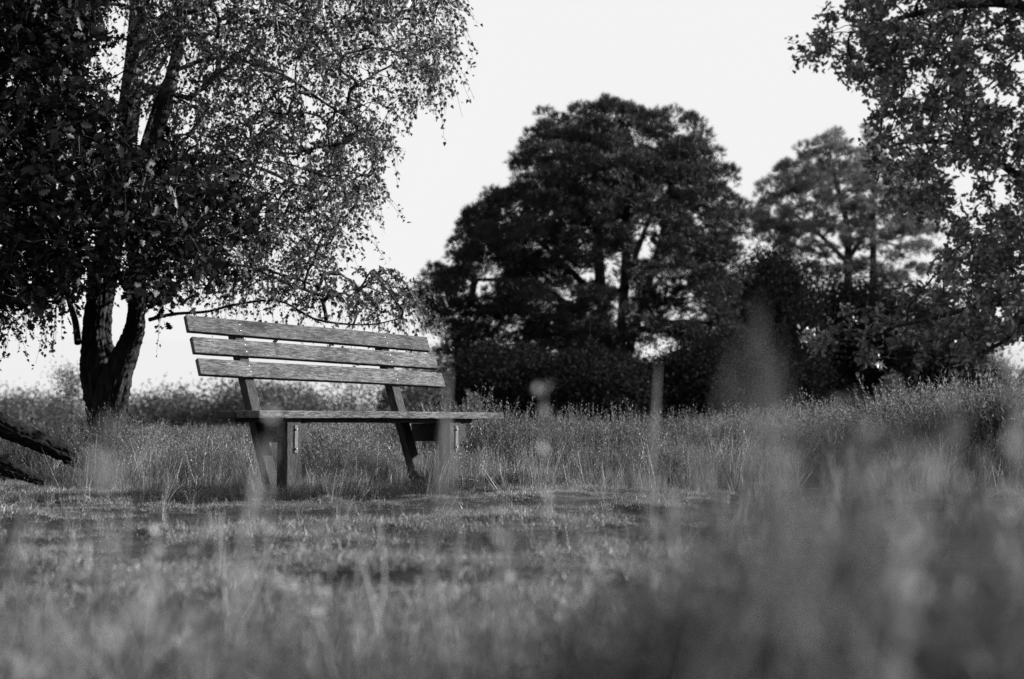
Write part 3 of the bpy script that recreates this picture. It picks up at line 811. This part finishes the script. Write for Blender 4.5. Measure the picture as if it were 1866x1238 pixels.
# ---- fallen trunks at the left edge
def fallen(label, rows, Y0, dy, seed):
    P2, r2 = stem_from_pixels(rows, Y0, 220, dy)
    c = P2[110].copy()
    V_, F_ = bark_stem(P2, r2, 56, np.full(len(P2), .014), seed, 1.8)
    o = np_mesh('fallen_trunk', V_, F_, M_BBARK2, origin=c); o.location = c
    tag(o, label, 'fallen trunk', 'fallen trunks lying left of the birch'); return o
M_BBARK2 = bark_mat('fallen_bark', .002, .010, 22, .6, 1.0)
fallen('upper dark fallen trunk slanting down from the left edge to the birch foot',
       [(-220, 690, 46), (-60, 752, 40), (0, 782, 36), (50, 806, 34), (100, 832, 32), (150, 862, 28), (190, 885, 20)], 8.9, .5, 4.4)
fallen('lower shorter fallen branch sunk in the grass below the upper fallen trunk',
       [(-120, 806, 30), (-40, 832, 28), (10, 856, 24), (40, 872, 16), (60, 885, 8)], 8.6, .2, 6.1)

# ------------------------------------------------------------------ heather and grasses
def grass_template(nb, H, lean, wid, seed, segs=4, seeds=False):
    r = np.random.default_rng(seed); V = []; F = []
    for i in range(nb):
        a = r.uniform(0, 2 * np.pi); b = np.array((math.cos(a), math.sin(a), 0)) * r.uniform(0, .05)
        d = r.uniform(0, 2 * np.pi); ln = r.uniform(.4, 1) * H; le = r.uniform(.1, 1) * lean * ln
        dv = np.array((math.cos(d), math.sin(d), 0)); side = np.array((-math.sin(d + 1), math.cos(d + 1), 0)) * wid
        k = len(V)
        for s in range(segs + 1):
            f = s / segs; c = b + np.array((0, 0, ln * (f - .18 * f * f * le / ln))) + dv * le * f * f
            w_ = 1 - f * .85
            V += [c - side * w_, c + side * w_]
        for s in range(segs):
            q = k + 2 * s; F += [(q, q + 1, q + 3), (q, q + 3, q + 2)]
        if seeds and r.uniform() < .45:
            for s in range(10):
                f = .72 + .28 * s / 10; c = b + np.array((0, 0, ln * f)) + dv * le * f * f
                q = len(V); o = norm(r.normal(size=3)) * wid * 3.2
                V += [c, c + o + np.array((0, 0, wid * 2)), c + o * .3 + np.array((0, 0, wid * 6))]; F.append((q, q + 1, q + 2))
    return np.array(V), np.array(F)

def heather_template(ns, H, spread, seed, lf=.011):
    r = np.random.default_rng(seed); V = []; F = []
    for i in range(ns):
        a = r.uniform(0, 2 * np.pi); e = r.uniform(0, spread); ln = r.uniform(.6, 1) * H
        d = np.array((math.cos(a) * math.sin(e), math.sin(a) * math.sin(e), math.cos(e)))
        bend = np.array((0, 0, .15 * H)); b = np.array((math.cos(a), math.sin(a), 0)) * .04 * r.uniform()
        def pt(f): return b + d * ln * f + bend * f * f * .5
        side = norm(np.cross(d, r.normal(size=3))) * .0012
        k = len(V); V += [pt(0) - side, pt(0) + side, pt(1)]; F.append((k, k + 1, k + 2))
        nl = 24
        for q in range(nl):
            f = .30 + .70 * (q + r.uniform()) / nl; c = pt(f)
            o = norm(r.normal(size=3) * .8 + d * 1.5) * lf * r.uniform(.8, 1.7) * (1.25 - .5 * f); sd2 = norm(np.cross(o, r.normal(size=3))) * lf * .2
            k = len(V); V += [c - sd2, c + sd2, c + o]; F.append((k, k + 1, k + 2))
    return np.array(V), np.array(F)

def zrot(n, tilt=.12):
    ax = np.zeros((n, 3)); ax[:, 2] = 1; ax[:, :2] = rng.normal(size=(n, 2)) * tilt; ax = norm(ax)
    M = frames(ax)                       # columns x, axis, z -> want local z = axis
    return np.stack([M[:, :, 2], M[:, :, 0], M[:, :, 1]], 2)

def field(templates, X, Y, s, tilt=.12, z=None):
    out = []; k0 = 0; which = rng.integers(0, len(templates), len(X))
    Z = gz(X, Y) if z is None else z
    for ti, (TV, TF) in enumerate(templates):
        sel = which == ti
        if not sel.any(): continue
        V_, F_ = scatter(TV, TF, np.stack([X[sel], Y[sel], Z[sel]], 1), zrot(sel.sum(), tilt), s[sel])
        out.append((V_, F_ + k0)); k0 += len(V_)
    return np.concatenate([o[0] for o in out]), np.concatenate([o[1] for o in out])

HT = [heather_template(14, .40, .6, 40 + i, lf=.015) for i in range(5)]
HTF = [heather_template(16, .40, .6, 60 + i, lf=.022) for i in range(4)]
GT = [grass_template(12, .34, .75, .0014, 20 + i, seeds=True) for i in range(5)]

def edge_y(x):
    """front edge of the heather behind the track"""
    return 9.35 + .25 * np.sin(x * 1.3 + .4) + .15 * np.sin(x * 3.1) - .35 * np.clip((x - 1.2) / 2, 0, 1) + .1 * np.sin(x * 7)

def streaky(x, y, s=0.0):
    '''worn and grassy patches drawn out along the track, also standing in for dappled shade'''
    a = np.sin(x * .9 + y * .35 + s + 1.6 * np.sin(y * 2.3 + .7 * x)) * np.sin(y * 4.1 + s + 1.2 * np.sin(x * 1.4))
    return np.clip(mound(x, y) * 1.5 - .38 + .22 * a, 0, 1)

def clumpy(x, y, k=1.0, s=0.0):
    return .5 + .5 * np.sin(x * 2.1 * k + 1.7 * np.sin(y * 1.3 * k + s)) * np.sin(y * 1.9 * k + 1.3 * np.sin(x * 1.6 * k + s))

BC = np.stack([rng.uniform(-14, 14, 3600), rng.uniform(8.5, 34, 3600)], 1); BS = rng.uniform(.26, .52, len(BC)); BHt = rng.uniform(.4, 1.2, len(BC))
def domes(x, y):
    '''rounded bushes: height factor and nothing between them'''
    out = np.zeros(len(x))
    for i in range(0, len(x), 400):
        d = np.hypot(x[i:i + 400, None] - BC[None, :, 0], y[i:i + 400, None] - BC[None, :, 1]) / BS[None]
        out[i:i + 400] = (BHt[None] * np.sqrt(np.clip(1 - d ** 2, 0, 1))).max(1)
    return out

def spread(n, y0, y1, extra=1.0):
    Y = np.sqrt(rng.uniform(y0 ** 2, y1 ** 2, n)); X = rng.uniform(-1, 1, n) * (.40 * Y + extra)
    return X, Y
acc = Acc()
X, Y = spread(9000, 9.0, 13.0); k = (Y > edge_y(X)) & (domes(X, Y) > .34); X, Y = X[k], Y[k]
hgt = 1.0 + .35 * clumpy(X, Y, 1.2) + .25 * np.clip((X - 1.5) / 2, 0, 1) - .26 * np.clip((-X - 1.0) / 1.2, 0, 1) + .08
hgt *= .88
hgt *= np.clip(.6 + (Y - edge_y(X)) * .8, .55, 1) * (.35 + .85 * domes(X, Y))
hgt *= np.where((X < -2.3) & (Y < 9.8), .7, 1)
V_, F_ = field(HT, X, Y, hgt * rng.uniform(.75, 1.1, len(X))); acc.add(V_, F_)
X, Y = spread(5200, 13.0, 26.0); V_, F_ = field(HTF, X, Y, (1.0 + .3 * clumpy(X, Y, .6) + .2 * np.clip((X - 2) / 4, 0, 1) - .25 * np.clip((-X - 1.5) / 3, 0, 1)) * rng.uniform(.8, 1.1, len(X)) * (.5 + .75 * domes(X, Y)) * .74); acc.add(V_, F_)
X, Y = spread(3600, 26.0, 75.0, 4); V_, F_ = field(HTF, X, Y, rng.uniform(1.0, 1.6, len(X))); acc.add(V_, F_)
# tall clump near the right edge
X = rng.uniform(2.2, 4.2, 900); Y = rng.uniform(9.3, 11.2, 900)
V_, F_ = field(HT, X, Y, (.5 + .8 * domes(X, Y) + .55 * np.exp(-((X - 3.2) / .6) ** 2)) * rng.uniform(.8, 1.1, 900)); acc.add(V_, F_)
o = acc.build('heather', M_HEATHER); tag(o, 'grey-green heather covering the heath behind the bench', 'heather', kind='stuff')

acc = Acc()
X, Y = spread(3600, 8.0, 11.0); k = ((X > -2.6) | (Y > 9.6)) & (Y > edge_y(X) - .75 + .2 * np.sin(X * 5)) & (rng.uniform(size=len(X)) < .25 + clumpy(X, Y, 2.2, 5)) & (rng.uniform(size=len(X)) < np.clip(1.2 - (Y - edge_y(X)) * .6, .1, 1)); X, Y = X[k], Y[k]
V_, F_ = field(GT, X, Y, rng.uniform(.5, 1.25, len(X)) * (.7 + .5 * clumpy(X, Y, 1.7, 2)), .2); acc.add(V_, F_)
# round the bench feet and the birch foot
for cxp, cyp, n, sp_ in ((-1.15, 7.9, 60, .22), (-.42, 8.6, 110, .25), (-1.6, 8.4, 160, .5), (.4, 8.9, 160, .5), (-2.5, 9.3, 160, .35)):
    X = cxp + rng.normal(size=n) * sp_; Y = cyp + rng.normal(size=n) * sp_ * .6
    V_, F_ = field(GT, X, Y, rng.uniform(.3, .8, n) * (1.2 if cxp < -2 else .8), .25); acc.add(V_, F_)
o = acc.build('dry_grass', M_DRY); tag(o, 'long pale dry grass fringing the heather behind the bench', 'grass', kind='stuff')

acc = Acc()
L = rng.uniform(-.55, 2.5, 2200); B = rng.normal(size=2200) * .12 + .0
X = A0[0] + .707 * L - .707 * B; Y = A0[1] + .707 * L + .707 * B
k = rng.uniform(size=2200) < .15 + clumpy(X * 2, Y * 2, 2.0, 3.0); X, Y = X[k], Y[k]
V_, F_ = field(HT, X, Y, rng.uniform(.12, .30, len(X)), .6); acc.add(V_, F_)
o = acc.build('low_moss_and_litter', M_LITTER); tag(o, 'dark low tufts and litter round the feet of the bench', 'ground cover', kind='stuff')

# short turf on the track
TT = [grass_template(22, .022, 1.3, .0011, 80 + i, segs=2) for i in range(5)]
X = []; Y = []
acc = Acc()
X, Y = spread(70000, 2.3, 9.6, .3)
k = rng.uniform(size=len(X)) < .03 + .97 * np.clip(streaky(X, Y) * 1.7 - .45 + .5 * np.clip((Y - 8) / 1, 0, 1) + .8 * vn(X * .42 + 2, Y * 1.3 + 4) - 1.1 * np.exp(-((Y - 6.1 - .12 * X) / .55) ** 2) * np.clip((-.6 - X) / .8, 0, 1) - .7 * np.exp(-((Y - 7.0 - .2 * vn(X * 2, Y)) / .22) ** 2), 0, 1)  # turf thinned at left: bare dark soil stands in for a shadow band
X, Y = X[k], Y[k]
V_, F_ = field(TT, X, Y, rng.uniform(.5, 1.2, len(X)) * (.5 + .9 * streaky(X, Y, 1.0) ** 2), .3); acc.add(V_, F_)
X, Y = spread(420, 3.5, 9.2, .2)
V_, F_ = field(GT, X, Y, rng.uniform(.2, .55, len(X)), .2); acc.add(V_, F_)
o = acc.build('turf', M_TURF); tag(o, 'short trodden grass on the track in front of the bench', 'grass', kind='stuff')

# near grass and heather round the camera, far out of focus
FG = [grass_template(12, .30, .85, .0022, 120 + i, seeds=True) for i in range(4)]
FH = [heather_template(9, .30, .5, 140 + i, lf=.011) for i in range(4)]
acc = Acc()
acch = Acc()
def fore(n, y0, y1, topfn, dens, T, acc=acc):
    Y = rng.uniform(y0, y1, n); px = rng.uniform(-150, 2020, n); X = (px - CX) / FPX * Y
    k = rng.uniform(size=n) < dens(px); X, Y, px = X[k], Y[k], px[k]
    zt = EYE - (topfn(px) - HOR) / FPX * Y
    s = np.clip((zt - gz(X, Y)) / .30 * rng.uniform(.75, 1.08, len(X)), .12, 2)
    V_, F_ = field(T, X, Y, s, .12); acc.add(V_, F_)
top = lambda px: np.interp(px, [-150, 0, 350, 600, 900, 1150, 1300, 1400, 1500, 1650, 1750, 1866, 2020], [1060, 1060, 1090, 1110, 1080, 1010, 930, 860, 830, 900, 920, 860, 860])
fore(230, .9, 2.0, top, lambda p: np.interp(p, [0, 900, 1200, 1400, 2000], [.5, .5, .7, 1, 1]), FG)
fore(300, .9, 1.9, lambda p: top(p) + 30, lambda p: np.interp(p, [0, 900, 1200, 1400, 2000], [.3, .3, .6, 1, 1]), FH, acch)
fore(430, .8, 1.7, lambda p: np.interp(p, [1100, 1300, 1400, 1480, 1560, 1650, 1750, 1866], [1200, 1000, 870, 745, 740, 850, 960, 880]), lambda p: np.interp(p, [0, 1150, 1300, 2000], [0, 0, 1, 1]), FH, acch)
fore(900, 1.9, 3.4, lambda p: np.interp(p, [-150, 900, 1300, 2020], [1085, 1075, 1040, 1010]), lambda p: np.interp(p, [0, 2000], [.8, .9]), FG)
fore(160, 1.9, 3.2, lambda p: np.interp(p, [-150, 900, 1300, 2020], [1100, 1090, 1050, 1000]), lambda p: np.interp(p, [0, 900, 2000], [.4, .5, 1]), FH, acch)
o = acc.build('near_grass', M_FORE); tag(o, 'blurred tall grass and heather shoots close in front of the camera', 'grass', kind='stuff')

o = acch.build('near_heather', M_NHEATH); tag(o, 'blurred dark heather shoots close in front, thickest at lower right', 'heather', kind='stuff')

# single tall blades close to the lens
acc = Acc()
def blade(px0, py0, px1, py1, Y0, wd, bend=0.0, head=0, flag=False):
    p0 = at(px0, py0, Y0); p1 = at(px1, py1, Y0)
    d0 = (p1 - p0); 
    p0 = p0 - d0 * ((p0[2]) / max(d0[2], 1e-3))          # run down to the soil
    pm = (p0 + p1) / 2 + np.array((bend, .01, 0))
    P = catmull([p0, pm, p1], 12)
    f_ = np.linspace(0, 1, 12)
    wr = wd * (.30 + .70 * np.clip((f_ - .55) / .2, 0, 1)) * (1 - .75 * np.clip((f_ - .85) / .15, 0, 1)) if flag else np.linspace(wd * .95, wd * (.3 if Y0 < 1 else .55), 12)
    V_, F_ = tube(P, wr, 4); acc.add(np.asarray(V_), np.concatenate([F_[:, [0, 1, 2]], F_[:, [0, 2, 3]]]))
    if head:
        n = head * 16; f = rng.uniform(.62, 1.02, n); idx = np.clip((f * 11), 0, 10.99); i0 = idx.astype(int); q = (idx - i0)[:, None]
        c = P[i0] * (1 - q) + P[i0 + 1] * q + rng.normal(size=(n, 3)) * .004
        V_, F_ = scatter(SIMPLE[0], SIMPLE[1], c, frames(rng.normal(size=(n, 3)) * .5 + np.array((0, 0, 1.))), np.full(n, .012) * rng.uniform(.6, 1.3, n)); acc.add(V_, F_)
for i in range(26):
    dx = rng.normal() * 46
    blade(1400 + rng.normal() * 90, 1000, 1378 + dx, 520 + abs(dx) * 2.6 + abs(rng.normal()) * 120, rng.uniform(.62, 1.05), .0009, rng.normal() * .012, 0)
for i in range(34):
    blade(1420 + 8 * i, 1000, 1480 + 8 * i + rng.normal() * 50, 720 + abs(rng.normal()) * 110, rng.uniform(.65, 1.0), .0012, rng.normal() * .004, 0)
for i in range(110):
    px = rng.uniform(-60, 1900); Yb = rng.uniform(1.1, 2.6); ty = rng.uniform(930, 1130) if px < 1200 else rng.uniform(820, 1080)
    blade(px, 1190, px + rng.normal() * 45 + 15, ty, Yb, rng.uniform(.0014, .0042), rng.normal() * .01, int(rng.uniform() < (.35 if px < 1200 else .12)))
for args in (
             (770, 1100, 818, 675, 1.5, .0034, .004, 0, True), (835, 1100, 814, 740, 1.45, .0022, -.003, 0, True), (1165, 1000, 1200, 665, 1.8, .0026, .006, 0, True), (615, 1238, 612, 1090, 1.2, .0050, 0, 0),
             (-25, 1100, 52, 895, 1.5, .0055, .004, 0, True), (-60, 1100, 24, 940, 1.5, .005, .006, 0, True), (400, 1100, 480, 800, 1.2, .003, .008, 0, True), (225, 1100, 236, 915, 2.4, .003, 0, 0, True), (430, 1100, 500, 770, 1.1, .0018, .01, 1), (190, 1100, 190, 800, .85, .0014, 0, 2), 
             (350, 1250, 345, 1110, .95, .004, 0, 2), (1855, 1100, 1850, 680, .9, .0022, 0, 2), (1760, 1100, 1740, 760, .95, .0022, 0, 1), (1560, 1100, 1600, 800, .9, .002, 0, 1),
             (1000, 1100, 990, 700, 1.6, .0012, 0, 1), (1810, 1100, 1816, 900, 1.6, .002, 0, 1), (240, 1200, 300, 1040, .8, .003, 0, 1), (1655, 1100, 1690, 850, .7, .002, 0, 2)):
    blade(*args)
o = acc.build('tall_grass', M_STALK); tag(o, 'single tall blurred grass stalks rising in front of bench and pines', 'grass', kind='stuff')

print('tris', sum(len(o.data.polygons) for o in COL.objects if o.type == 'MESH'))
